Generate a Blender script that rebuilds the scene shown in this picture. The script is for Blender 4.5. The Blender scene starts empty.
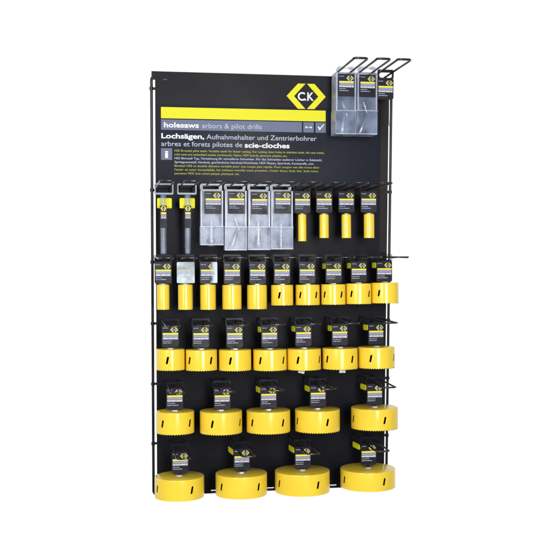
import bpy, bmesh, math, random
from mathutils import Vector, Matrix
random.seed(7)
S = bpy.context.scene
COL = S.collection
R_ = math.radians

# ------------------------------------------------------------------ camera
F = 940.0                      # focal length in pixels of a 560 px wide picture
DIST = 2.0                     # metres from camera to the plane of the board (y = 0)
r1 = Vector((5645, -42, 940)).normalized()           # board's right, in camera axes (x right, y down, z ahead)
r3 = Vector((-60, 13000, 940)); r3 = (r3 - r3.dot(r1) * r1).normalized()   # board's down
r2 = r1.cross(r3)                                    # into the board
CAM = Vector((0, -DIST, 0))
cam = bpy.data.cameras.new('camera')
cam.sensor_width = 36; cam.lens = F / 560 * 36
cam.clip_start = 0.05; cam.clip_end = 200
co = bpy.data.objects.new('camera', cam); COL.objects.link(co)
rx = Vector((r1.x, r2.x, -r3.x)); ry = -Vector((r1.y, r2.y, -r3.y)); rz = -Vector((r1.z, r2.z, -r3.z))
M = Matrix((rx, ry, rz)).transposed().to_4x4(); M.translation = CAM
co.matrix_world = M
S.camera = co

# ------------------------------------------------------------------ world: white studio surround, dimmer in front of the board
W = bpy.data.worlds.new('World'); S.world = W; W.use_nodes = True
nt = W.node_tree; nt.nodes.clear()
tc = nt.nodes.new('ShaderNodeTexCoord'); sx = nt.nodes.new('ShaderNodeSeparateXYZ')
mr = nt.nodes.new('ShaderNodeMapRange')
mr.inputs['From Min'].default_value = -0.02; mr.inputs['From Max'].default_value = 0.50
mr.inputs['To Min'].default_value = 0.24; mr.inputs['To Max'].default_value = 1.02
bg = nt.nodes.new('ShaderNodeBackground'); wo = nt.nodes.new('ShaderNodeOutputWorld')
nt.links.new(tc.outputs['Generated'], sx.inputs[0]); nt.links.new(sx.outputs['Y'], mr.inputs['Value'])
nt.links.new(mr.outputs[0], bg.inputs['Strength']); bg.inputs['Color'].default_value = (1, 1, 1, 1)
nt.links.new(bg.outputs[0], wo.inputs['Surface'])

# ------------------------------------------------------------------ lamps: tall strip softbox and a large soft key
def area(name, loc, target, sx_, sy_, power, col=(1, 1, 1)):
    l = bpy.data.lights.new(name, 'AREA'); l.shape = 'RECTANGLE'; l.size = sx_; l.size_y = sy_
    l.energy = power; l.color = col
    o = bpy.data.objects.new(name, l); COL.objects.link(o); o.location = loc
    o.rotation_euler = (Vector(target) - Vector(loc)).to_track_quat('-Z', 'Y').to_euler()
    return o
area('strip_softbox', (0.50, -2.3, 0.13), (0.3, 0, -0.1), 0.42, 0.86, 35)
area('key_softbox', (-1.25, -2.2, 0.50), (0.28, 0, -0.2), 1.0, 1.0, 32)
S.view_settings.view_transform = 'Standard'; S.view_settings.look = 'None'
S.view_settings.exposure = 0.0; S.view_settings.gamma = 1

# ------------------------------------------------------------------ helpers
def P(px, py, d=0.0):
    """point of the plane y = -d seen at a spot of the photograph -> (x, z)"""
    v = Vector((px - 280, py - 280, F))
    w = Vector((v.dot(r1), v.dot(r2), -v.dot(r3)))
    t = (DIST - d) / w.y
    return CAM.x + w.x * t, CAM.z + w.z * t

def mat(name, base, rough=0.5, metal=0.0, spec=0.5, alpha=1.0, coat=0.0, trans=0.0, noise=None, bump=None, ior=1.45, coat_rough=0.05, patchy=0):
    m = bpy.data.materials.new(name); m.use_nodes = True
    n = m.node_tree; b = n.nodes['Principled BSDF']
    b.inputs['Base Color'].default_value = (*base, 1); b.inputs['Roughness'].default_value = rough
    b.inputs['Metallic'].default_value = metal; b.inputs['Specular IOR Level'].default_value = spec
    b.inputs['Alpha'].default_value = alpha; b.inputs['Coat Weight'].default_value = coat
    b.inputs['Coat Roughness'].default_value = coat_rough
    b.inputs['Transmission Weight'].default_value = trans; b.inputs['IOR'].default_value = ior
    t = n.nodes.new('ShaderNodeTexCoord')
    if noise:
        sc, amt = noise
        nz = n.nodes.new('ShaderNodeTexNoise'); nz.inputs['Scale'].default_value = sc; nz.inputs['Detail'].default_value = 5
        oi = n.nodes.new('ShaderNodeObjectInfo')
        ad = n.nodes.new('ShaderNodeVectorMath'); ad.operation = 'ADD'
        n.links.new(t.outputs['Object'], ad.inputs[0]); n.links.new(oi.outputs['Random'], ad.inputs[1])
        n.links.new(ad.outputs[0], nz.inputs['Vector'])
        mp = n.nodes.new('ShaderNodeMapRange'); mp.inputs['From Min'].default_value = 0.3; mp.inputs['From Max'].default_value = 0.7
        mp.inputs['To Min'].default_value = 1 - amt; mp.inputs['To Max'].default_value = 1 + amt * 0.5
        n.links.new(nz.outputs['Fac'], mp.inputs['Value'])
        mx = n.nodes.new('ShaderNodeVectorMath'); mx.operation = 'SCALE'; mx.inputs[0].default_value = base
        n.links.new(mp.outputs[0], mx.inputs['Scale']); n.links.new(mx.outputs[0], b.inputs['Base Color'])
        m2 = n.nodes.new('ShaderNodeMapRange'); m2.inputs['From Min'].default_value = 0.3; m2.inputs['From Max'].default_value = 0.7
        m2.inputs['To Min'].default_value = rough * 0.8; m2.inputs['To Max'].default_value = min(1, rough * 1.25)
        n.links.new(nz.outputs['Fac'], m2.inputs['Value']); n.links.new(m2.outputs[0], b.inputs['Roughness'])
    if patchy:       # cloudy plastic; noise in its opacity paints in patchy glare
        na = n.nodes.new('ShaderNodeTexNoise'); na.inputs['Scale'].default_value = 34; na.inputs['Detail'].default_value = 3
        oi2 = n.nodes.new('ShaderNodeObjectInfo'); ad2 = n.nodes.new('ShaderNodeVectorMath'); ad2.operation = 'ADD'
        n.links.new(t.outputs['Object'], ad2.inputs[0]); n.links.new(oi2.outputs['Random'], ad2.inputs[1]); n.links.new(ad2.outputs[0], na.inputs['Vector'])
        ma = n.nodes.new('ShaderNodeMapRange'); ma.inputs['From Min'].default_value = 0.35; ma.inputs['From Max'].default_value = 0.65
        ma.inputs['To Min'].default_value = alpha * (1 - patchy * .7); ma.inputs['To Max'].default_value = min(1, alpha * (1 + patchy))
        n.links.new(na.outputs['Fac'], ma.inputs['Value']); n.links.new(ma.outputs[0], b.inputs['Alpha'])
    if bump:
        sc, st = bump
        nb = n.nodes.new('ShaderNodeTexNoise'); nb.inputs['Scale'].default_value = sc; nb.inputs['Detail'].default_value = 3
        n.links.new(t.outputs['Object'], nb.inputs['Vector'])
        bp = n.nodes.new('ShaderNodeBump'); bp.inputs['Strength'].default_value = st; bp.inputs['Distance'].default_value = 0.001
        n.links.new(nb.outputs['Fac'], bp.inputs['Height']); n.links.new(bp.outputs[0], b.inputs['Normal'])
    return m

BOARD = mat('board_black', (0.0072, 0.0074, 0.0118), 0.44, spec=0.12, noise=(6, 0.12), bump=(350, 0.08))
HEAD = mat('header_ink', (0.0062, 0.0088, 0.019), 0.42, spec=0.12, noise=(5, 0.1))
HEADTOP = mat('header_charcoal_ink', (0.0115, 0.0112, 0.0155), 0.42, spec=0.14, noise=(5, 0.1))
BROWN = mat('brown_black_edge', (0.026, 0.020, 0.019), 0.5, spec=0.14, noise=(9, 0.15))
WIRE = mat('black_wire_coating', (0.009, 0.009, 0.014), 0.30, spec=0.4)
HOOKM = mat('black_hook_coating', (0.010, 0.010, 0.015), 0.17, spec=0.85)
INK_Y = mat('yellow_ink', (0.77, 0.73, 0.020), 0.5, spec=0.2)
INK_YD = mat('olive_yellow_ink', (0.40, 0.40, 0.07), 0.5, spec=0.2)
INK_G = mat('slate_blue_ink', (0.120, 0.142, 0.235), 0.45, spec=0.3)
INK_W = mat('white_ink', (0.80, 0.82, 0.86), 0.5, spec=0.2)
INK_L = mat('pale_blue_ink', (0.46, 0.50, 0.64), 0.5, spec=0.2)
LAB_K = mat('label_black', (0.0105, 0.0098, 0.0165), 0.38, spec=0.2, noise=(50, 0.15))
LAB_G = mat('label_lavender_grey', (0.23, 0.235, 0.33), 0.4, spec=0.3)
LAB_Y = mat('label_yellow', (0.84, 0.76, 0.06), 0.4, spec=0.3)
SAW = mat('yellow_saw_paint', (0.94, 0.675, 0.05), 0.19, spec=0.6, noise=(22, 0.05), bump=(160, 0.05))
GREYMETAL = mat('satin_arbor_steel', (0.42, 0.40, 0.45), 0.42, metal=0.5, noise=(90, 0.2))
STEEL = mat('dark_saw_steel', (0.022, 0.019, 0.016), 0.6, metal=0.0, spec=0.15, noise=(80, 0.3))
SLOT = mat('slot_edge', (0.012, 0.010, 0.008), 0.6, spec=0.2)
CHROME = mat('bright_steel', (0.40, 0.39, 0.40), 0.38, metal=1.0, noise=(90, 0.2))
SMOKE = mat('smoked_clear_plastic', (0.016, 0.016, 0.028), 0.22, spec=0.12, alpha=0.36, noise=(70, 0.3))
CLEAR = mat('frosted_clear_plastic', (0.36, 0.46, 0.68), 0.22, spec=0.6, alpha=0.19, patchy=0.6, noise=(30, 0.25), bump=(26, 0.6))
CLEAR2 = mat('frosted_plastic_edge', (0.62, 0.66, 0.80), 0.26, spec=0.5, alpha=0.50, patchy=0.3, noise=(45, 0.2))
GREYP = mat('grey_hanger_plastic', (0.30, 0.35, 0.43), 0.3, spec=0.5, alpha=0.85, noise=(60, 0.25))
PAINTED_GLARE = mat('painted_glare', (0.78, 0.88, 0.96), 0.30, spec=0.35, alpha=0.50, patchy=0.45, noise=(60, 0.5), bump=(60, 0.5))  # pale see-through colour standing in for glare on a tag
LOGO_Y = mat('label_logo_yellow', (0.66, 0.62, 0.16), 0.4, spec=0.3)
PAINTED_GLARE_FADE = mat('painted_glare_fade', (0.78, 0.86, 0.94), 0.30, spec=0.25)  # glare patch painted as opacity that rises towards the right
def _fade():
    n = PAINTED_GLARE_FADE.node_tree; b = n.nodes['Principled BSDF']
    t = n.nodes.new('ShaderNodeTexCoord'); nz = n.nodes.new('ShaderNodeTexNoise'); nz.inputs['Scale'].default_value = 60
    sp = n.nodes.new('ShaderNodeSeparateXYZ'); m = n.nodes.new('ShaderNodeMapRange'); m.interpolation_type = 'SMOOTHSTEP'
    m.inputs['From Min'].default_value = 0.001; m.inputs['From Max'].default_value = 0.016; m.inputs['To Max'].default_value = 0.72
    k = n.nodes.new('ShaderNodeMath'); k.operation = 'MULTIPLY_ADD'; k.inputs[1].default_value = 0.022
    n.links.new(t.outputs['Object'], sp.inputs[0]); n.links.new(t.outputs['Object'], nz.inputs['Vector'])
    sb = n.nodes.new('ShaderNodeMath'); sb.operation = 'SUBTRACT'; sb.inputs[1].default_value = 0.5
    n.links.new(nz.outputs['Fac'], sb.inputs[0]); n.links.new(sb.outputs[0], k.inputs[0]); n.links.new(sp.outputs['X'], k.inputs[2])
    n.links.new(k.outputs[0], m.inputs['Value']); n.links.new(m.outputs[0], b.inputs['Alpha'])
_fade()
TABY = mat('yellow_tab_plastic', (0.92, 0.90, 0.02), 0.4, spec=0.4)
PALE = mat('pale_matte', (0.72, 0.70, 0.66), 0.6, noise=(200, 0.4))

def tag(o, label=None, cat=None, group=None, kind=None):
    if label: o['label'] = label
    if cat: o['category'] = cat
    if group: o['group'] = group
    if kind: o['kind'] = kind
    return o
def empty(name, loc, rot=(0, 0, 0)):
    o = bpy.data.objects.new(name, None); COL.objects.link(o)
    o.empty_display_size = 0.01; o.location = loc; o.rotation_euler = rot
    return o

class MB:
    def __init__(s): s.v = []; s.f = []; s.m = []; s.mats = []
    def mi(s, m):
        if m not in s.mats: s.mats.append(m)
        return s.mats.index(m)
    def add(s, vs, fs, m):
        b = len(s.v); i = s.mi(m); s.v += [tuple(v) for v in vs]
        for f in fs: s.f.append(tuple(b + k for k in f)); s.m.append(i)
        return s
    def box(s, x0, x1, y0, y1, z0, z1, m):
        vs = [(x, y, z) for x in (x0, x1) for y in (y0, y1) for z in (z0, z1)]
        return s.add(vs, [(0, 1, 3, 2), (4, 6, 7, 5), (0, 4, 5, 1), (2, 3, 7, 6), (0, 2, 6, 4), (1, 5, 7, 3)], m)
    def prism(s, pts, y0, y1, m):          # polygon in x,z (counter-clockwise seen from -y), front y0 < y1
        n = len(pts)
        vs = [(x, y0, z) for x, z in pts] + [(x, y1, z) for x, z in pts]
        fs = [tuple(range(n)), tuple(range(2 * n - 1, n - 1, -1))] + [(i, i + n, (i + 1) % n + n, (i + 1) % n) for i in range(n)]
        return s.add(vs, fs, m)
    def rbox(s, x0, x1, y0, y1, z0, z1, r, m, seg=4):   # rounded rectangle in x,z
        pts = []
        for cx, cz, a0 in ((x0 + r, z0 + r, 180), (x1 - r, z0 + r, 270), (x1 - r, z1 - r, 0), (x0 + r, z1 - r, 90)):
            for k in range(seg + 1):
                a = R_(a0 + 90 * k / seg); pts.append((cx + r * math.cos(a), cz + r * math.sin(a)))
        return s.prism(pts, y0, y1, m)
    def ring(s, x0, x1, z0, z1, hx0, hx1, hz0, hz1, r, hr, y0, y1, m, seg=4):    # rounded plate with a rounded hole
        def rr(x0, x1, z0, z1, r):
            pts = []
            for cx, cz, a0 in ((x0 + r, z0 + r, 180), (x1 - r, z0 + r, 270), (x1 - r, z1 - r, 0), (x0 + r, z1 - r, 90)):
                for k in range(seg + 1):
                    a = R_(a0 + 90 * k / seg); pts.append((cx + r * math.cos(a), cz + r * math.sin(a)))
            return pts
        o = rr(x0, x1, z0, z1, r); h = rr(hx0, hx1, hz0, hz1, hr); n = len(o)
        vs = [(x, y, z) for y in (y0, y1) for L in (o, h) for x, z in L]
        fs = []
        for i in range(n):
            j = (i + 1) % n
            fs += [(i, j, n + j, n + i), (2 * n + i, 3 * n + i, 3 * n + j, 2 * n + j), (i, 2 * n + i, 2 * n + j, j), (n + i, n + j, 3 * n + j, 3 * n + i)]
        return s.add(vs, fs, m)
    def tube(s, pts, r, m, seg=10, closed=False):
        pts = [Vector(p) for p in pts]; n = len(pts); rings = []; up = None
        vs = []
        for i, p in enumerate(pts):
            if closed: t = (pts[(i + 1) % n] - pts[i - 1]).normalized()
            else: t = (pts[min(i + 1, n - 1)] - pts[max(i - 1, 0)]).normalized()
            if up is None:
                up = Vector((0, 0, 1)) if abs(t.z) < 0.9 else Vector((0, 1, 0))
            a = t.cross(up)
            a.normalize(); b = a.cross(t).normalized(); up = b
            for k in range(seg):
                w = 2 * math.pi * k / seg; vs.append(p + r * (math.cos(w) * a + math.sin(w) * b))
        fs = []
        for i in range(n if closed else n - 1):
            for k in range(seg):
                a = i * seg + k; b = i * seg + (k + 1) % seg; j = (i + 1) % n
                fs.append((a, b, j * seg + (k + 1) % seg, j * seg + k))
        if not closed: fs += [tuple(range(seg - 1, -1, -1)), tuple((n - 1) * seg + k for k in range(seg))]
        return s.add(vs, fs, m)
    def lathe(s, prof, m, seg=24, c=(0, 0, 0)):     # (radius, z) pairs about the z axis
        vs = []; fs = []
        for r, z in prof:
            for k in range(seg):
                a = 2 * math.pi * k / seg; vs.append((c[0] + r * math.cos(a), c[1] + r * math.sin(a), c[2] + z))
        for i in range(len(prof) - 1):
            for k in range(seg):
                a = i * seg + k; b = i * seg + (k + 1) % seg
                fs.append((a, a + seg, b + seg, b))
        fs += [tuple(range(seg)), tuple(reversed([(len(prof) - 1) * seg + k for k in range(seg)]))]
        return s.add(vs, fs, m)
    def mesh(s, name, smooth=None):
        me = bpy.data.meshes.new(name); me.from_pydata(s.v, [], s.f)
        for m in s.mats: me.materials.append(m)
        me.polygons.foreach_set('material_index', s.m)
        me.validate()
        bm = bmesh.new(); bm.from_mesh(me); bmesh.ops.recalc_face_normals(bm, faces=bm.faces); bm.to_mesh(me); bm.free()
        if smooth:
            me.polygons.foreach_set('use_smooth', [True] * len(me.polygons)); me.set_sharp_from_angle(angle=R_(smooth))
        me.update()
        return me
    def build(s, name, parent=None, smooth=None):
        return link(name, s.mesh(name, smooth), parent)
def link(name, me, parent=None, loc=None):
    o = bpy.data.objects.new(name, me); COL.objects.link(o)
    if parent: o.parent = parent
    if loc: o.location = loc
    return o

def text_mb(mb, body, x0, x1, zbase, size, m, y, bold=0.0, thick=0.0003, align='L'):
    """lettering on the plane y, baseline zbase, squeezed to span x0..x1"""
    cu = bpy.data.curves.new('t', 'FONT'); cu.body = body; cu.size = size; cu.offset = bold * size; cu.resolution_u = 3
    o = bpy.data.objects.new('t', cu); COL.objects.link(o)
    bpy.context.view_layer.update()
    me = bpy.data.meshes.new_from_object(o.evaluated_get(bpy.context.evaluated_depsgraph_get()))
    xs = [v.co.x for v in me.vertices]; a, b = min(xs), max(xs); k = (x1 - x0) / (b - a)
    mb.add([(x0 + (v.co.x - a) * k, y - thick, zbase + v.co.y) for v in me.vertices], [tuple(p.vertices) for p in me.polygons], m)
    bpy.data.objects.remove(o); bpy.data.curves.remove(cu); bpy.data.meshes.remove(me)

def chevrons(mb, cx, cz, w, h, y0, y1, m, t=0.19):
    L = [(-.5, 0), (-.5 + .29, -.5), (-.02, -.5), (-.5 + t, 0), (-.02, .5), (-.5 + .29, .5)]
    for s in (1, -1):
        pts = [(cx + s * a * w, cz + b * h) for a, b in L]
        # two convex quads per chevron
        q1 = [pts[0], pts[1], pts[2], pts[3]]; q2 = [pts[3], pts[4], pts[5], pts[0]]
        for q in (q1, q2): mb.prism(q, y0, y1, m)

# ------------------------------------------------------------------ the display board (structure of the whole stand)
board = empty('display_board', (P(270, 490)[0], 0, P(270, 493)[1]))
tag(board, 'tall black display board in a black wire frame with a printed yellow and white header', 'display board')
bx, bz = board.location.x, board.location.z
def bpart(mb, name, parent=board, smooth=None):
    mb.v = [(x - bx, y, z - bz) for x, y, z in mb.v]
    return mb.build(name, parent, smooth)
XL = P(156.2, 300)[0]; XR = P(388.4, 130)[0]; XF0 = P(152.7, 300)[0]; XF1 = P(391.8, 140)[0]
ZT = P(240, 73.6)[1]; ZB = P(213, 489.9)[1]; ZF = P(213, 493.2)[1]
ZN = P(155, 79.6)[1]
# panel, with the full-width strip at its top and lugs down to the bottom wire
mb = MB()
mb.box(XL, XR, 0, 0.003, ZB, ZN, BOARD)
XP = P(333.5, 77)[0]
mb.box(P(151.5, 75)[0], XR, 0, 0.003, ZN, ZT, HEADTOP)
for a, b in ((204, 211), (219, 265), (274, 329), (336.5, 345)):
    mb.box(P(a, 490)[0], P(b, 490)[0], 0.0002, 0.0028, ZF, ZB, BOARD)
bpart(mb, 'panel')
# printed header sheet
XH = P(380.3, 150)[0]; ZH = P(157, 182)[1]
ZM = P(160, 104)[1]
mb = MB()
mb.box(XL + 0.0005, XH, -0.0008, 0, ZM, ZT - 0.0004, HEADTOP)
mb.box(XL + 0.0005, XH, -0.0008, 0, ZH, ZM, HEAD)
head = bpart(mb, 'header_sheet')
mb = MB(); mb.box(XH + 0.0005, XR - 0.0008, -0.0005, 0, P(384, 252)[1], ZT - 0.0008, BROWN)
bpart(mb, 'edge_strip')
YP = -0.0008
def band(name, x0, x1, zt, zb, m):
    mb = MB(); mb.box(x0, x1, YP - 0.0003, YP, zb, zt, m); return bpart(mb, name, head)
def mid(*ps): return sum(P(*p)[1] for p in ps) / len(ps)
hx0 = P(161, 130)[0]; hx1 = P(325.5, 120)[0]
def z_at(y_left):       # height on the header given the y read at its left margin
    return P(161, y_left)[1]
zc = lambda yl, yr: (P(161, yl)[1] + P(325, yr)[1]) / 2
band('yellow_band', hx0, hx1, zc(106.9, 110.8), zc(118.2, 121.6), INK_Y)
g0, g1 = zc(119.5, 122.4), zc(129.6, 133.0)
band('slate_band', hx0, P(301.8, 127)[0], g0, g1, INK_G)
sq1 = band('arrow_box', P(303.2, 127)[0], P(313.7, 127)[0], g0, g1, INK_G)
sq2 = band('tick_box', P(315.4, 127)[0], P(325.7, 127)[0], g0, g1, INK_G)
Y2 = YP - 0.0003
mb = MB(); cx, cz = P(308.5, 128.3); cz = (g0 + g1) / 2
for s in (-1, 1):
    mb.box(cx + s * 0.0035 - 0.0026, cx + s * 0.0035 + 0.0026, Y2 - 0.0003, Y2, cz - 0.0008, cz + 0.0008, INK_W)
    q = [(cx + s * 0.0078, cz), (cx + s * 0.0046, cz + 0.0028), (cx + s * 0.0046, cz - 0.0028)]
    mb.prism(q if s < 0 else q[::-1], Y2 - 0.00035, Y2, INK_W)
bpart(mb, 'arrow_symbol', head)
mb = MB(); cx = P(320.6, 128)[0]
for q in ([(-.0068, .0008), (-.0048, .0028), (-.0018, -.0012), (-.0026, -.0062)], [(-.0026, -.0062), (-.0018, -.0012), (.0062, .0075), (.0074, .0062)]):
    mb.prism([(cx + a, cz + b) for a, b in q][::-1], Y2 - 0.0003, Y2, INK_W)
bpart(mb, 'tick_symbol', head)
# maker's mark
mb = MB(); lx0, lx1 = P(286.5, 96)[0], P(325.6, 96)[0]; lz0, lz1 = P(306, 83.8)[1], P(306, 109)[1]
chevrons(mb, (lx0 + lx1) / 2, (lz0 + lz1) / 2, lx1 - lx0, lz0 - lz1, YP - 0.0003, YP, INK_Y)
for ch, xa, xb in (('C', 297.6, 304.9), ('.', 304.9, 306.1), ('K', 307.2, 313.8)):
    text_mb(mb, ch, P(xa, 96)[0], P(xb, 96)[0], P(306, 100.5)[1], 0.0245, INK_W, YP, 0.022)
bpart(mb, 'logo', head)
# lettering
def line(name, segs, size, thick=0.0003):
    mb = MB()
    for body, xa, xb, ya, yb, m, bold in segs:
        X0, X1 = P(xa, ya)[0], P(xb, yb)[0]; Z0, Z1 = P(xa, ya)[1], P(xb, yb)[1]
        text_mb(mb, body, X0, X1, (Z0 + Z1) / 2, size, m, YP - (0.0003 if name == 'title_text' else 0), bold)
    return bpart(mb, name, head)
line('title_text', [('holesaws', 163.9, 198.8, 127.2, 127.9, INK_W, .028), ('arbors & pilot drills', 202, 261.5, 128.0, 129.3, INK_L, .004)], .0148)
line('german_text', [('Lochsägen,', 161.3, 204.2, 138.0, 139.0, INK_W, .028), ('Aufnahmehalter und Zentrierbohrer', 206.5, 316.4, 139.1, 141.0, INK_L, .005)], .0146)
line('french_text', [('arbres et forets pilotes de', 161.2, 242.2, 145.7, 147.4, INK_L, .005), ('scie-cloches', 244.6, 289.5, 147.4, 148.3, INK_W, .028)], .0146)
ib = MB(); a = P(161, 148.2); b = P(172.1, 160); ib.box(a[0], b[0], YP - .0003, YP, b[1], a[1], INK_G)
text_mb(ib, 'i', (a[0] + b[0]) / 2 - .0034, (a[0] + b[0]) / 2 + .0034, b[1] + .0045, .021, INK_W, YP - .0003, .03)
bpart(ib, 'information_symbol', head)
FP = [("HSS Bi-metal pilot teeth. Variable teeth for faster cutting. For cutting clean holes in stainless steel, die cast metal,", 324, INK_YD),
      ("mild steel and embedded metals, hardwoods, Nylon, MDF boards, plywood, plastics, etc.", 287.2, INK_YD),
      ("HSS Bimetall Typ, Verzahnung für schnelleres Schneiden. Für das Schneiden sauberer Löcher in Edelstahl,", 322, INK_L),
      ("Spritzgussmetall, Hartholz, gewöhnliches Hartholz/Weichholz, MDF Platten, Sperrholz, Kunststoffe, usw.", 314, INK_L),
      ("Bimétal HSS et double denture variable pour une coupe plus rapide. Pour couper net des trous dans", 319, INK_YD),
      ("l'acier et acier inoxydable, les métaux moulés sous pression, l'acier doux, bois dur, bois mou,", 318.4, INK_YD),
      ("panneaux MDF, bois contre-plaqué, plastiques, etc.", 239.6, INK_YD)]
mb = MB()
for i, (t, xe, m) in enumerate(FP):
    y0 = 151.6 + 3.78 * i; z = P(174.5, y0)[1]
    text_mb(mb, t, P(174.5, 160)[0], P(xe, 160)[0], z, .0062, m, YP, .012, thick=.0002)
bpart(mb, 'fine_print', head)
mb = MB(); a = P(162.8, 79.7)
text_mb(mb, 'T4570', a[0], P(166.8, 79.7)[0], a[1] - .0008, .0034, INK_G, YP, .02)
bpart(mb, 'sheet_code', head)

# wire frame: rounded rectangle
mb = MB(); pts = []; rr = 0.009; zt = P(392, 82)[1]
for cx, cz, a0 in ((XF0 + rr, ZF + rr, 180), (XF1 - rr, ZF + rr, 270), (XF1 - rr, zt - rr, 0), (XF0 + rr, zt - rr, 90)):
    for k in range(7):
        a = R_(a0 + 15 * k); pts.append((cx + rr * math.cos(a), 0.0085, cz + rr * math.sin(a)))
# subdivide long runs for clean tube joints
mb.tube(pts, 0.0029, WIRE, 12, closed=True)
bpart(mb, 'frame_wire', board, 50)
ROWY = {'top': 88.0, 1: 190.0, 2: 262.3, 3: 324.0, 4: 384.6, 5: 444.4}
ROWZ = {k: P(154, y)[1] for k, y in ROWY.items()}
for k, z in ROWZ.items():
    mb = MB(); mb.tube([(XF0 - .001, .0095, z), (XF0 + .01, .0095, z), (XF1 - .01, .0095, z), (XF1 + .0035, .0095, z)], .0026, WIRE, 10)
    for x in (XF0, XF1): mb.lathe([(.002, -.0045), (.0042, -.003), (.0042, .003), (.002, .0045)], WIRE, 12, (x, .0085, z))
    bpart(mb, 'cross_wire', board, 50)

# ------------------------------------------------------------------ hooks
TILT = R_(2.35); PR = 0.0135; WR = 0.0019
def hook_mesh(L, wr):
    mb = MB(); pts = []; t = math.tan(TILT)
    def up(y): return (y) * t
    pts.append((-PR, 0.001, -.014)); pts.append((-PR, -0.0035, -.012)); pts.append((-PR, -.004, -.004))
    pts.append((-PR, -.0062, -.0008)); pts.append((-PR, -.010, up(.010)))
    pts.append((-PR, -L * .5, up(L * .5)))
    pts.append((-PR, -L + .008, up(L - .008)))
    c = .0065
    for k in range(1, 6):
        a = R_(18 * k); pts.append((-PR + c - c * math.cos(a), -(L - c) - c * math.sin(a), up(L) + .0006))
    pts += [(-x, y, z) for x, y, z in reversed(pts)]
    mb.tube(pts, wr, HOOKM, 10)
    mb.tube([(-PR - .002, -.0045, -.001), (0, -.0045, -.001), (PR + .002, -.0045, -.001)], wr * .8, HOOKM, 8)
    return mb.mesh('display_hook', 45)
HM = hook_mesh(0.200, .0017); HMT = hook_mesh(0.200, .0023)
ORD = ['first', 'second', 'third', 'fourth', 'fifth', 'sixth', 'seventh', 'eighth', 'ninth', 'tenth']
ROWN = {0: 'of the three above the header', 1: 'of the highest full row', 2: 'of the ten-saw row', 3: 'of the seven-saw row', 4: 'of the five-saw row', 5: 'of the bottom row'}
HB = {k: ROWZ[k] + (.010 if k > 1 else .0045) for k in (1, 2, 3, 4, 5)}
HB[0] = P(345, 77.3)[1]
def hook(row, i, n, x, what):
    me = HMT if row == 0 else HM
    o = link('display_hook', me, None, (x, 0, HB[row]))
    pos = ('%s from the left' % ORD[i]) if i < n - 1 else 'last on the right'
    tag(o, 'black looped wire hook, %s %s' % (pos, ROWN[row]), 'hook', 'looped wire hooks fixed to the board')
    return o
def hook_z(row, d): return HB[row] + d * math.tan(TILT)

# ------------------------------------------------------------------ labels (shared meshes)
LW, LH = .0345, .0435
def words(mb, x0, x1, z, h, y, m, n=5, seed=0):
    """one line of print too small to read: letter-wide blocks of uneven height, grouped into words"""
    rnd = random.Random(seed * 7 + 1); x = x0; u = h * .62
    left = rnd.randint(3, 9)
    while x < x1 - u * .6:
        w = u * rnd.uniform(.65, 1.0); k = rnd.choice((.72, .72, .8, 1.0, 1.0)); lo = rnd.choice((0, 0, 0, -.12))
        mb.box(x, x + w, y - .0002, y, z + lo * h, z + h * k, m); x += w + u * .22; left -= 1
        if left <= 0: x += u * .7; left = rnd.randint(2, 9)
def label_mesh(w=LW, h=LH, tall=False, seed=0):
    # origin: top centre of the label; front at y = -0.0006
    mb = MB(); c = .003 if not tall else .0008
    mb.prism([(-w / 2, 0), (-w / 2, -h + c), (-w / 2 + c, -h), (w / 2 - c, -h), (w / 2, -h + c), (w / 2, 0)], -.0006, .0006, LAB_K)
    y = -.0006; k = h if not tall else h * .92
    x0, x1 = -w * .44, w * .46
    words(mb, x0, x0 + w * .30, -k * .125, k * .030, y, INK_L, 1, 1 + 9 * seed)
    mb.box(x0, x1, y - .0002, y, -k * .425, -k * .345, LAB_Y)
    mb.box(x0, x1, y - .0002, y, -k * .655, -k * .425, LAB_G)
    words(mb, x0 + .0006, x1 - .001, -k * .505, k * .035, y - .0002, INK_L, 1, 2 + 9 * seed)
    words(mb, x0 + .0002, x1 - .0004, -k * .625, k * .055, y - .0002, INK_W, 1, 3 + 9 * seed)
    words(mb, x0 + .0002, x0 + w * (.42, .50, .36, .55, .46)[seed], -k * .735, k * .032, y, INK_L, 1, 4 + 9 * seed)
    words(mb, x0 + .0002, x0 + w * (.58, .48, .62, .52, .66)[seed], -k * .825, k * .036, y, INK_L, 1, 5 + 9 * seed)
    return mb.mesh('label')
def logo_mesh(w=LW, h=LH):
    mb = MB(); cx, cz = w * .23, -h * .195
    chevrons(mb, cx, cz, w * .46, h * .235, -.0010, -.0006, LOGO_Y, .15)
    text_mb(mb, 'C.K', cx - w * .115, cx + w * .115, cz - h * .045, h * .125, INK_W, -.0006, .01)
    return mb.mesh('logo')
LABS = [label_mesh(seed=k) for k in range(5)]; LAB, LOGO = LABS[0], logo_mesh()
BLAB, BLOGO = label_mesh(.0345, .046, True), logo_mesh(.0345, .043)
def put_label(root, z, y=-.0, lab=LAB, logo=LOGO, rot=(0, 0, 0), name='label'):
    l = link('label', lab, root, (0, y, z)); l.rotation_euler = rot
    link('logo', logo, l)
    return l

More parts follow.
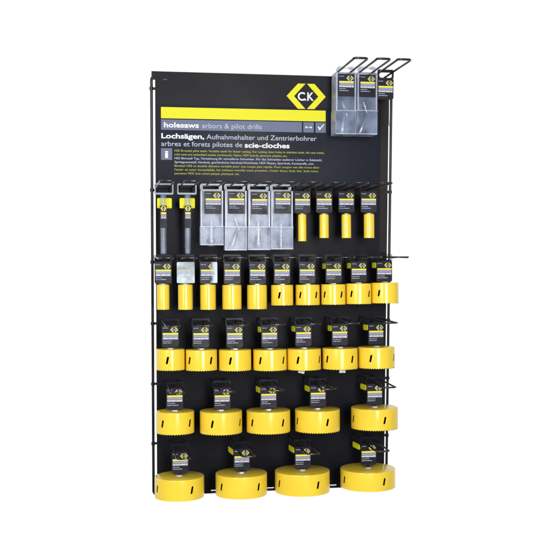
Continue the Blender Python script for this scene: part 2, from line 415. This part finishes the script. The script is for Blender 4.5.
# ------------------------------------------------------------------ hole saws
SAWTILT = R_(-4.2)
def cup_mesh(Rr, H, slots, tooth, nteeth, thick=.0016):
    N = nteeth * 4; prof_top = [(Rr * .30, 0), (Rr - .0016, 0), (Rr - .0006, -.0004), (Rr - .0001, -.0014), (Rr, -.0022)]
    v = [(0, 0, 0)]; rings = []
    def ring(r, zf):
        b = len(v)
        for k in range(N):
            a = 2 * math.pi * k / N; v.append((r * math.cos(a), r * math.sin(a), zf(k)))
        rings.append(b)
    for r, z in prof_top: ring(r, lambda k, z=z: z)
    ring(Rr, lambda k: -H + .0042)
    ring(Rr, lambda k: -H + tooth * (k % 4) / 3)
    n_out = len(rings)
    ring(Rr - thick, lambda k: -H + tooth * (k % 4) / 3)
    ring(Rr - thick, lambda k: -H + .0042)
    ring(Rr - thick, lambda k: -.003)
    v.append((0, 0, -.003)); last = len(v) - 1
    f = []; mi = []
    for k in range(N): f.append((0, rings[0] + k, rings[0] + (k + 1) % N)); mi.append(0)
    for i in range(len(rings) - 1):
        for k in range(N):
            j = (k + 1) % N; a, b = rings[i], rings[i + 1]
            f.append((a + k, b + k, b + j, a + j)); mi.append(0 if i < n_out - 1 else 1)
    for k in range(N): f.append((last, rings[-1] + (k + 1) % N, rings[-1] + k)); mi.append(1)
    me = bpy.data.meshes.new('cup'); me.from_pydata(v, [], f)
    for m in (SAW, STEEL, SLOT): me.materials.append(m)
    me.polygons.foreach_set('material_index', mi)
    bm = bmesh.new(); bm.from_mesh(me); bmesh.ops.recalc_face_normals(bm, faces=bm.faces); bm.to_mesh(me); bm.free()
    if slots:
        c = MB()
        for a, w, h, zc_, sl in slots:          # a: angle from -y axis towards +x
            ct, st = math.cos(a), math.sin(a)
            st_ = []                                # a stadium outline, sheared like the real slots
            for k in range(7): aa = math.pi * k / 6; st_.append((w / 2 * math.cos(aa), h / 2 - w / 2 + w / 2 * math.sin(aa)))
            for k in range(7): aa = math.pi + math.pi * k / 6; st_.append((w / 2 * math.cos(aa), -h / 2 + w / 2 + w / 2 * math.sin(aa)))
            n_ = len(st_); vs = []
            for rr_ in (Rr - .006, Rr + .004):
                for u, q in st_:
                    uu = u + q * sl
                    vs.append((rr_ * st + uu * ct, -rr_ * ct + uu * st, zc_ + q))
            c.add(vs, [tuple(range(n_)), tuple(range(2 * n_ - 1, n_ - 1, -1))] + [(k, k + n_, (k + 1) % n_ + n_, (k + 1) % n_) for k in range(n_)], SLOT)
        cm = c.mesh('cut'); oc = link('cut', cm); ob = link('tmp', me)
        cm.materials.clear()
        for m in (SAW, STEEL, SLOT): cm.materials.append(m)
        cm.polygons.foreach_set('material_index', [2] * len(cm.polygons))
        md = ob.modifiers.new('b', 'BOOLEAN'); md.operation = 'DIFFERENCE'; md.object = oc; md.solver = 'EXACT'
        bpy.context.view_layer.update()
        res = bpy.data.meshes.new_from_object(ob.evaluated_get(bpy.context.evaluated_depsgraph_get()))
        bpy.data.objects.remove(ob); bpy.data.objects.remove(oc)
        if len(res.polygons) > 20: me = res
    me.polygons.foreach_set('use_smooth', [True] * len(me.polygons)); me.set_sharp_from_angle(angle=R_(32))
    me.name = 'cup'
    return me

# (left x, right x, top-centre y, bottom-centre y, label centre x, label top y, slot xs, tab) per saw, read off the photograph
SAWS = {
 1: [(297.9, 306.2, 214.6, 241.8, 302.2, 191.8, [], 0), (319.3, 328.6, 214.6, 238.6, 324.0, 191.6, [], 0),
     (341.4, 350.8, 214.6, 238.6, 346.2, 191.6, [], 0), (363.7, 373.9, 214.2, 238.6, 368.5, 191.6, [], 0)],
 2: [(156.7, 169.4, 284.6, 309.8, 163.0, 262.3, [], 0), (177.9, 192.7, 284.6, 309.8, 185.5, 262.3, [], 0),
     (200.0, 215.8, 284.6, 309.8, 208.2, 262.3, [], 0), (222.1, 241.4, 284.8, 309.6, 232.0, 262.5, [], 0),
     (247.0, 266.8, 284.8, 309.4, 257.4, 262.5, [], 0), (271.0, 293.0, 284.8, 305.6, 281.8, 262.5, [279.3], 0),
     (295.5, 319.5, 284.6, 305.3, 307.0, 262.3, [300.5, 316.2], 0), (320.9, 345.2, 284.2, 304.8, 333.5, 262.0, [324.8, 341.4], 1),
     (345.7, 370.8, 283.4, 304.2, 358.6, 261.6, [351.5, 368.6], 1), (371.0, 397.9, 282.6, 303.4, 384.0, 261.2, [378.8], 1)],
 3: [(156.2, 184.8, 348.8, 369.9, 170.2, 325.6, [167.6], 0), (185.4, 217.1, 349.2, 370.1, 200.8, 325.8, [189.6, 211.2], 0),
     (218.6, 251.1, 349.2, 370.1, 234.5, 325.8, [230.2], 0), (252.9, 286.5, 349.0, 369.9, 269.3, 325.6, [260.0, 282.9], 1),
     (286.9, 320.7, 348.3, 369.4, 303.2, 325.0, [297.9, 319.0], 1), (322.3, 357.2, 347.7, 368.6, 339.6, 324.4, [327.5, 351.9], 1),
     (358.0, 394.0, 346.6, 367.6, 375.8, 323.6, [370.4, 392.9], 1)],
 4: [(156.0, 194.4, 410.6, 432.4, 174.6, 388.0, [162.9, 190.0], 0), (199.6, 242.1, 410.2, 432.2, 222.0, 388.0, [211.9, 239.6], 0),
     (246.4, 290.1, 409.6, 431.2, 268.4, 386.6, [252.6, 282.9], 1), (295.0, 339.5, 408.6, 430.2, 317.8, 385.5, [297.9, 327.5], 1),
     (351.4, 397.2, 406.8, 427.6, 374.5, 384.0, [354.3, 384.7], 1)],
 5: [(154.4, 204.4, 475.4, 495.9, 180.0, 451.8, [157.4, 192.0], 0), (215.4, 267.0, 472.3, 493.4, 241.6, 448.8, [221.4, 257.9], 1),
     (275.0, 329.4, 469.8, 490.4, 302.6, 447.2, [280.0, 317.9], 1), (340.7, 394.4, 467.6, 485.8, 368.4, 443.9, [345.0, 383.3], 1)],
}
SIZE = {1: 'tiny tube-like', 2: 'small', 3: 'medium', 4: 'wide', 5: 'largest'}
def saw_pack(row, i, n, d, off):
    xl, xr, yt, yb, lx, ly, slots, tab = d
    dep = .066 if row < 3 else .084
    xa, z1 = P(lx, ly, dep)
    X0, zt_ = P(xl, (yt + yb) / 2, dep); X1, _ = P(xr, (yt + yb) / 2, dep)
    cx, zt_ = P((xl + xr) / 2, yt, dep); _, zb_ = P((xl + xr) / 2, yb, dep)
    H = (zt_ - zb_) / math.cos(SAWTILT) * .985
    # silhouette of a cylinder seen off-centre, slightly wider than its chord
    Rr = (X1 - X0) / 2 * .988
    hz = hook_z(row, dep)
    zt_hook = hz + .0042
    root = empty('hole_saw_pack', (xa, -dep, hz), (SAWTILT, 0, R_(random.uniform(-1.5, 1.5))))
    t = math.tan(-SAWTILT)
    dx = cx - xa
    # cup
    ntee = max(9, int(2 * math.pi * Rr / .0052))
    tooth = {1: .0006, 2: .0014, 3: .0019, 4: .0020, 5: .0006}[row]
    if row == 2 and i < 3: tooth = .0006
    view = math.atan2(cx - 0, DIST - dep)             # the camera stands to the left of the saw
    sl = []
    for sx_ in slots:
        q = (sx_ - (xl + xr) / 2) / ((xr - xl) / 2)
        a = math.asin(max(-.97, min(.97, q))) - view
        sl.append((a, .0044 if row > 2 else .0040, .0155 if row > 2 else .0140, -H * .50, .20))
    me = cup_mesh(Rr, H, sl, tooth, ntee)
    cy, cz_ = (zt_ - hz) * math.sin(SAWTILT), (zt_ - hz) * math.cos(SAWTILT)   # plumb under the hook
    cup = link('cup', me, root, (dx, cy * .8, cz_))
    if row == 5:                                        # added dark disc, keeps the white surround from showing through the slots
        mb = MB(); mb.lathe([(Rr - .0030, -H + .0040), (Rr - .0026, -H + .0048), (Rr - .0026, -H + .0070), (Rr - .0030, -H + .0078)], SLOT, 64)
        mb.build('blocker_disc', cup, 30)
    # steel boss and nut in the crown
    mb = MB(); b = min(.0085, Rr * .70)
    mb.lathe([(b, -.0008), (b, .0018), (b * .86, .0024)], GREYMETAL, 6 if Rr > .02 else 16)
    mb.lathe([(b * .5, .003), (b * .5, .0052)], STEEL, 12)
    mb.build('boss', root, 30).location = (dx, cy * .8, cz_)
    # label
    lz = z1 - hz
    rot = (0, 0, 0)
    lab = put_label(root, lz, 0, LABS[(i * 3 + row) % 5], rot=rot)
    # hanger: smoked plastic frame from the label up over both prongs, and the tongue down to the crown
    mb = MB(); top = .0048 + .0015; w = .0185
    ztop = max(top, lz + .006)
    hole_lo = min(-.0075, lz + .0015) if lz < -.008 else -.0075
    mb.ring(-w, w, lz - .0005 if lz < -.009 else -.0115, ztop, -w + .0028, w - .0028, hole_lo, .0026, .003, .0015, .0008, .0018, SMOKE)
    zc_ = zt_ - hz
    mb.prism([(-w * .93, -.0115 if lz >= -.009 else lz), (-w * .93, lz - LH), (-.008 + dx, zc_ + .001), (.008 + dx, zc_ + .001), (w * .93, lz - LH), (w * .93, -.0115 if lz >= -.009 else lz)], .0009, .0016, SMOKE)
    mb.build('hanger', root)
    # added pale sheet that paints glare over the print of two tags
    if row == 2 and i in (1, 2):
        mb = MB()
        if i == 1: mb.rbox(-.0182, .0182, -.0046, -.0040, lz - .0425, lz + .0005, .002, PAINTED_GLARE)
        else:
            mb.rbox(-.0182, .0182, -.0046, -.0040, lz - .0425, lz + .0005, .002, PAINTED_GLARE_FADE)
        o = mb.build('painted_glare_sheet', root); o.rotation_euler = (R_(1.0), 0, R_(1.0))
    if tab:
        mb = MB(); y0 = {2: .003, 3: .003, 4: .007, 5: .010}[row]; y1 = y0 + {2: .022, 3: .025, 4: .036, 5: .043}[row]
        zz = lz - .0025; bend = -.0026
        # yellow flag on the left edge of the tag, pointing back along the hook
        vs = []; c = .0025
        prof = [(y0, zz - c), (y0 + c, zz), (y1 - c, zz), (y1, zz - c), (y1, zz - .0115 + c), (y1 - c, zz - .0115), (y0 + c, zz - .0115), (y0, zz - .0115 + c)]
        m_ = len(prof); vs = [(-.0178 + bend * (a - y0) / .03, a, b) for a, b in prof] + [(-.0164 + bend * (a - y0) / .03, a, b) for a, b in prof]
        fs = [tuple(range(m_)), tuple(range(2 * m_ - 1, m_ - 1, -1))] + [(k, (k + 1) % m_, (k + 1) % m_ + m_, k + m_) for k in range(m_)]
        mb.add(vs, fs, TABY)
        mb.box(-.0172, -.0166, .001, y0 + .001, zz - .008, zz - .005, TABY)
        mb.build('side_tab', root)
    if row == 1 and i in (2, 3):                       # small pale size marking up the side of the saw
        mb = MB()
        for k in range(5):
            a = (R_(-35) if i == 2 else R_(8)) - view; z = -H * (.42 + .085 * k)
            for aa in (0, .22):
                rr_ = Rr + .0002; A = a + aa
                vs = [((rr_ + e) * math.sin(A + u), -(rr_ + e) * math.cos(A + u), z + q) for e in (0, .0002) for u in (-.08, .08) for q in (-.0007, .0007)]
                mb.add(vs, [(0, 1, 3, 2), (4, 6, 7, 5), (0, 4, 5, 1), (2, 3, 7, 6), (0, 2, 6, 4), (1, 5, 7, 3)], PALE)
        mb.build('size_marking', cup)
    if row == 3 and i in (4, 5):                       # pale sliver peeping out under the teeth
        mb = MB(); mb.box(-.006, .007, -Rr * .55, -Rr * .55 + .0004, -H - .007, -H + .012, PALE)
        o = mb.build('sliver', cup); o.rotation_euler = (0, R_(12 if i == 4 else 0), 0)
    # description
    pos = 'at the right end' if i == n - 1 else 'leftmost' if i + off == 0 else '%s from the left' % ORD[i + off]
    trait = {(2, 1): ' with painted pale glare', (2, 2): ' with a glare patch'}.get((row, i), '')
    if not trait: trait = {0: '', 1: ' with one dark slot', 2: ' with two dark slots'}[len(slots)]
    tag(root, '%s yellow hole saw%s, %s %s' % (SIZE[row], trait, pos, ROWN[row]), 'hole saw', 'yellow hole saws hanging on the board')
    hook(row, i + off, n + off, xa, 'the %s yellow hole saw' % SIZE[row])
    return root
for row, L in SAWS.items():
    for i, d in enumerate(L):
        saw_pack(row, i, len(L), d, 6 if row == 1 else 0)

# ------------------------------------------------------------------ clear boxes with arbors
def arbor_mb(kind):
    mb = MB()
    if kind == 0:      # hex body with a thin pilot drill
        mb.lathe([(.0045, -.030), (.0062, -.028), (.0062, -.014), (.0042, -.013), (.0042, .006), (.0028, .008), (.0028, .026), (.001, .029)], CHROME, 12)
    elif kind == 1:    # threaded shank, a stack of collars
        pr = []
        for k in range(6): pr += [(.0052, -.028 + .009 * k), (.0052, -.024 + .009 * k), (.0034, -.0235 + .009 * k), (.0034, -.0195 + .009 * k)]
        mb.lathe(pr, CHROME, 14)
    else:
        mb.lathe([(.0075, -.026), (.0085, -.024), (.0085, -.012), (.005, -.011), (.005, .012), (.0095, .0125), (.0095, .016), (.0035, .017), (.0035, .030)], CHROME, 16)
    return mb
def clear_box(row, i, lab_c, xl, xr, yt, ylid, yb, ly, kind, labtxt, dep, hi, hn, what, depth=.024, arot=0):
    x0, z0 = P(xl, yb, dep + depth); x1, _ = P(xr, yb, dep + depth)
    zt_ = P(xl, yt, dep + depth)[1]; zl = P(xl, ylid, dep + depth)[1]
    cx = (x0 + x1) / 2; hz = hook_z(row, dep + .004)
    root = empty('arbor_box', (cx, -dep, hz), (R_(-1.2), 0, 0))
    w = (x1 - x0) / 2; D = depth
    a = zl - hz; b = z0 - hz; t = zt_ - hz; yb_, yf = -.0, -D
    # upper cover
    mb = MB(); th = .0010
    body_top = min(-.0085, t - .004) if row else t - .010
    mb.box(-w + .001, w - .001, yf + .001, yf + .001 + th, a, body_top, CLEAR)
    mb.box(-w + .001, w - .001, -th, 0, a, body_top, CLEAR)
    for s in (-1, 1): mb.box(s * (w - .001) - (th if s > 0 else 0), s * (w - .001) + (th if s < 0 else 0), yf + .001 + th, -th, a, body_top, CLEAR2)
    mb.box(-w + .001 + th, w - .001 - th, yf + .001 + th, -th, body_top - th, body_top, CLEAR2)
    # raised rim round the front face
    for s in (-1, 1): mb.rbox(s * (w - .0022) - .0016, s * (w - .0022) + .0016, yf - .0002, yf + .001, a, body_top, .0007, CLEAR2, 2)
    mb.build('cover', root)
    # lower tray, slightly larger
    mb = MB()
    mb.box(-w, w, yf, yf + th, b, a, CLEAR); mb.box(-w, w, -th + .0006, .0006, b, a, CLEAR)
    for s in (-1, 1): mb.box(s * w - (th if s > 0 else 0), s * w + (th if s < 0 else 0), yf + th, -th + .0006, b, a, CLEAR2)
    mb.box(-w + th, w - th, yf + th, -th, b, b + th, CLEAR2)
    mb.rbox(-w - .0006, w + .0006, yf - .0008, yf, a - .0016, a + .0002, .0006, CLEAR2, 2)
    mb.rbox(-w - .0002, w + .0002, yf - .0008, yf, b, b + .0022, .0008, CLEAR2, 2)
    mb.build('tray', root)
    # hanging tab with a slot over the prongs
    if row == 0:
        mb = MB(); hh = t + .0006
        mb.ring(-w + .0012, w - .0012, body_top, hh, -.0160, .0160, body_top + .0012, body_top + .0085, .0060, .0015, yf + .004, yf + .0052, CLEAR2)
        for s_ in (-1, 1): mb.rbox(s_ * w * .52 - .0065, s_ * w * .52 + .0065, yf + .0005, yf + .0038, hh - .0045, hh + .0018, .003, CLEAR2)
    else:
        mb = MB(); mb.ring(-w + .0008, w - .0008, body_top, .0062, -.0165, .0165, -.0052, .0024, .0045, .0015, -.0052, -.0036, CLEAR2 if row == 0 else GREYP)
    mb.build('hang_tab', root)
    # arbor
    o = arbor_mb(kind).build('arbor', root, 40); o.location = (0, -D / 2, (a + b) / 2 + .004); o.rotation_euler = (0, R_(arot), 0)
    if kind == 0:
        o2 = arbor_mb(2).build('arbor', root, 40); o2.location = (.004, -D * .4, a + .004); o2.rotation_euler = (0, R_(-20), 0); o2.scale = (.6, .6, .6)
    lx, lz = P(lab_c, ly, dep + D); l = put_label(root, lz - hz, yf - .0008 if row else yf - .0008, BLAB, BLOGO)
    l.location.x = lx - cx
    tag(root, labtxt, 'plastic box', 'frosted clear boxes of arbors')
    hook(row, hi, hn, cx - (0.003 if row == 0 else 0), what)
DR = .045
clear_box(1, 0, 213.0, 200.4, 223.4, 187.5, 226.4, 245.4, 191.6, 2, 'shortest frosted clear box with black label, third item from the left in its row', DR, 2, 10, 'the shortest clear box')
clear_box(1, 1, 236.5, 224.8, 246.8, 187.5, 226.6, 250.6, 191.6, 0, 'frosted clear arbor box with a bright metal piece inside, directly right of the shortest box', DR, 3, 10, 'a clear box with bright metal', arot=18)
clear_box(1, 2, 259.4, 248.0, 270.2, 187.5, 226.8, 250.2, 192.2, 2, 'cloudy clear box whose label sits lowest, third of the four boxes side by side', DR, 4, 10, 'the cloudy clear box')
clear_box(1, 3, 282.7, 270.7, 292.9, 187.5, 227.0, 249.6, 191.6, 1, 'frosted clear arbor box with a ribbed steel shank inside, next to the tiny hole saws', DR, 5, 10, 'the clear box beside the tiny hole saws')
clear_box(0, 0, 346.2, 335.3, 355.9, 67.6, 110.6, 134.6, 74.6, 0, 'frosted clear box on the leftmost of the three hooks beside the logo', .021, 0, 3, 'the left clear box', depth=.044, arot=8)
clear_box(0, 1, 367.4, 356.6, 377.0, 67.6, 110.6, 134.8, 75.4, 0, 'frosted clear box on the middle top hook, beside the narrow black card', .021, 1, 3, 'the right clear box', depth=.044, arot=24)

# ------------------------------------------------------------------ arbor in blister tubes, top left
def blister(i, xc, hx0_, hx1_, ycx0, ycx1, txt):
    dep = .06; X0 = P(hx0_, 190, dep)[0]; X1 = P(hx1_, 190, dep)[0]; cx = (X0 + X1) / 2
    hz = hook_z(1, dep); z = lambda y: P(xc, y, dep)[1] - hz
    root = empty('arbor_tube_pack', (cx, -dep, hz), (R_(-1.5), 0, 0)); w = (X1 - X0) / 2; dx = P(xc, 200, dep)[0] - cx
    mb = MB(); mb.ring(-w, w, z(194.6), .0052, -w + .0026, w - .0026, z(194.6) + .0036, .0022, .003, .0015, -.002, .001, GREYP); mb.build('hanger', root)
    c0, c1 = P(ycx0, 200, dep)[0] - cx, P(ycx1, 200, dep)[0] - cx
    mb = MB(); mb.rbox(c0, c1, .0062, .0072, z(208.2), z(198.0), .0022, INK_Y); mb.build('backing_card', root)
    r = .0064
    mb = MB(); mb.lathe([(r * .4, z(254.3)), (r * .9, z(254)), (r, z(252.5)), (r, z(206)), (r * .95, z(196)), (r * .8, z(194.2))], CLEAR, 20, (dx, 0, 0)); mb.build('tube', root, 40)
    mb = MB(); mb.lathe([(r * .6, z(253.4)), (r * .74, z(252.6)), (r * .74, z(230)), (r * .8, z(229.5)), (r * .8, z(212))], GREYMETAL, 16, (dx, 0, 0)); mb.build('arbor', root, 40)
    mb = MB(); mb.rbox(dx - r - .0003, dx + r + .0003, -r - .0012, -r - .0004, z(228), z(205.5), .001, LAB_K)
    y = -r - .0012; A, B = dx - r * .82, dx + r * .82
    mb.box(A, B, y - .0002, y, z(214.2), z(212.4), LAB_Y); mb.box(A, B, y - .0002, y, z(218.6), z(214.6), LAB_G)
    words(mb, A, B, z(216.4), .0011, y - .0002, INK_L, 3, 6); words(mb, A, B, z(218.2), .0014, y - .0002, INK_W, 2, 7)
    l = mb.build('label', root)
    mb = MB(); chevrons(mb, dx, z(208.6), .0115, .0100, y - .0004, y, LAB_Y, .17)
    text_mb(mb, 'C.K', dx - .003, dx + .003, z(209.5), .0042, INK_W, y - .0001, .01)
    mb.build('logo', l)
    tag(root, txt, 'arbor pack', 'arbors in clear tubes')
    hook(1, i, 10, cx, ['the arbor tube nearest the frame', 'the second arbor tube'][i])
blister(0, 163.3, 154.4, 173.4, 157.2, 171.9, 'slim arbor tube with yellow card and grey hanger, nearest the left edge of the board')
blister(1, 187.6, 177.2, 196.5, 179.8, 195.0, 'slim arbor tube with yellow card and grey hanger, beside the shortest clear box')

# ------------------------------------------------------------------ carded pilot drill, top right
dep = .066
X0, ztop = P(377.6, 71.2, dep); X1, _ = P(393.6, 71.2, dep); cx = (X0 + X1) / 2; hz = hook_z(0, dep); w = (X1 - X0) / 2
root = empty('pilot_drill_card', (cx, -dep, hz), (R_(-1.0), 0, 0)); top = P(385.5, 71.0, dep)[1] - hz; bot = P(385.5, 99.6, dep)[1] - hz; hb = P(385.5, 79.0, dep)[1] - hz
mb = MB(); mb.ring(-w, w, hb, max(top, .006), -w + .0035, w - .0035, hb + .0022, max(top, .006) - .0060, .003, .0050, -.0012, .0012, LAB_K); mb.build('hang_tab', root)
l = put_label(root, hb, 0, LAB, LOGO); l.scale = (w * 2 / LW, 1, (hb - bot) / LH)
mb = MB(); xd = P(389.6, 110, dep)[0] - cx; zb_ = P(389.6, 126, dep)[1] - hz
mb.lathe([(.0004, zb_), (.0016, zb_ + .003), (.0016, bot + .004)], CHROME, 12, (xd, .003, 0)); mb.build('drill_bit', root, 40)
tag(root, 'narrow black card with a hanging hole and thin steel bit, on the rightmost top hook', 'carded drill')
hook(0, 2, 3, cx, 'the narrow black card')
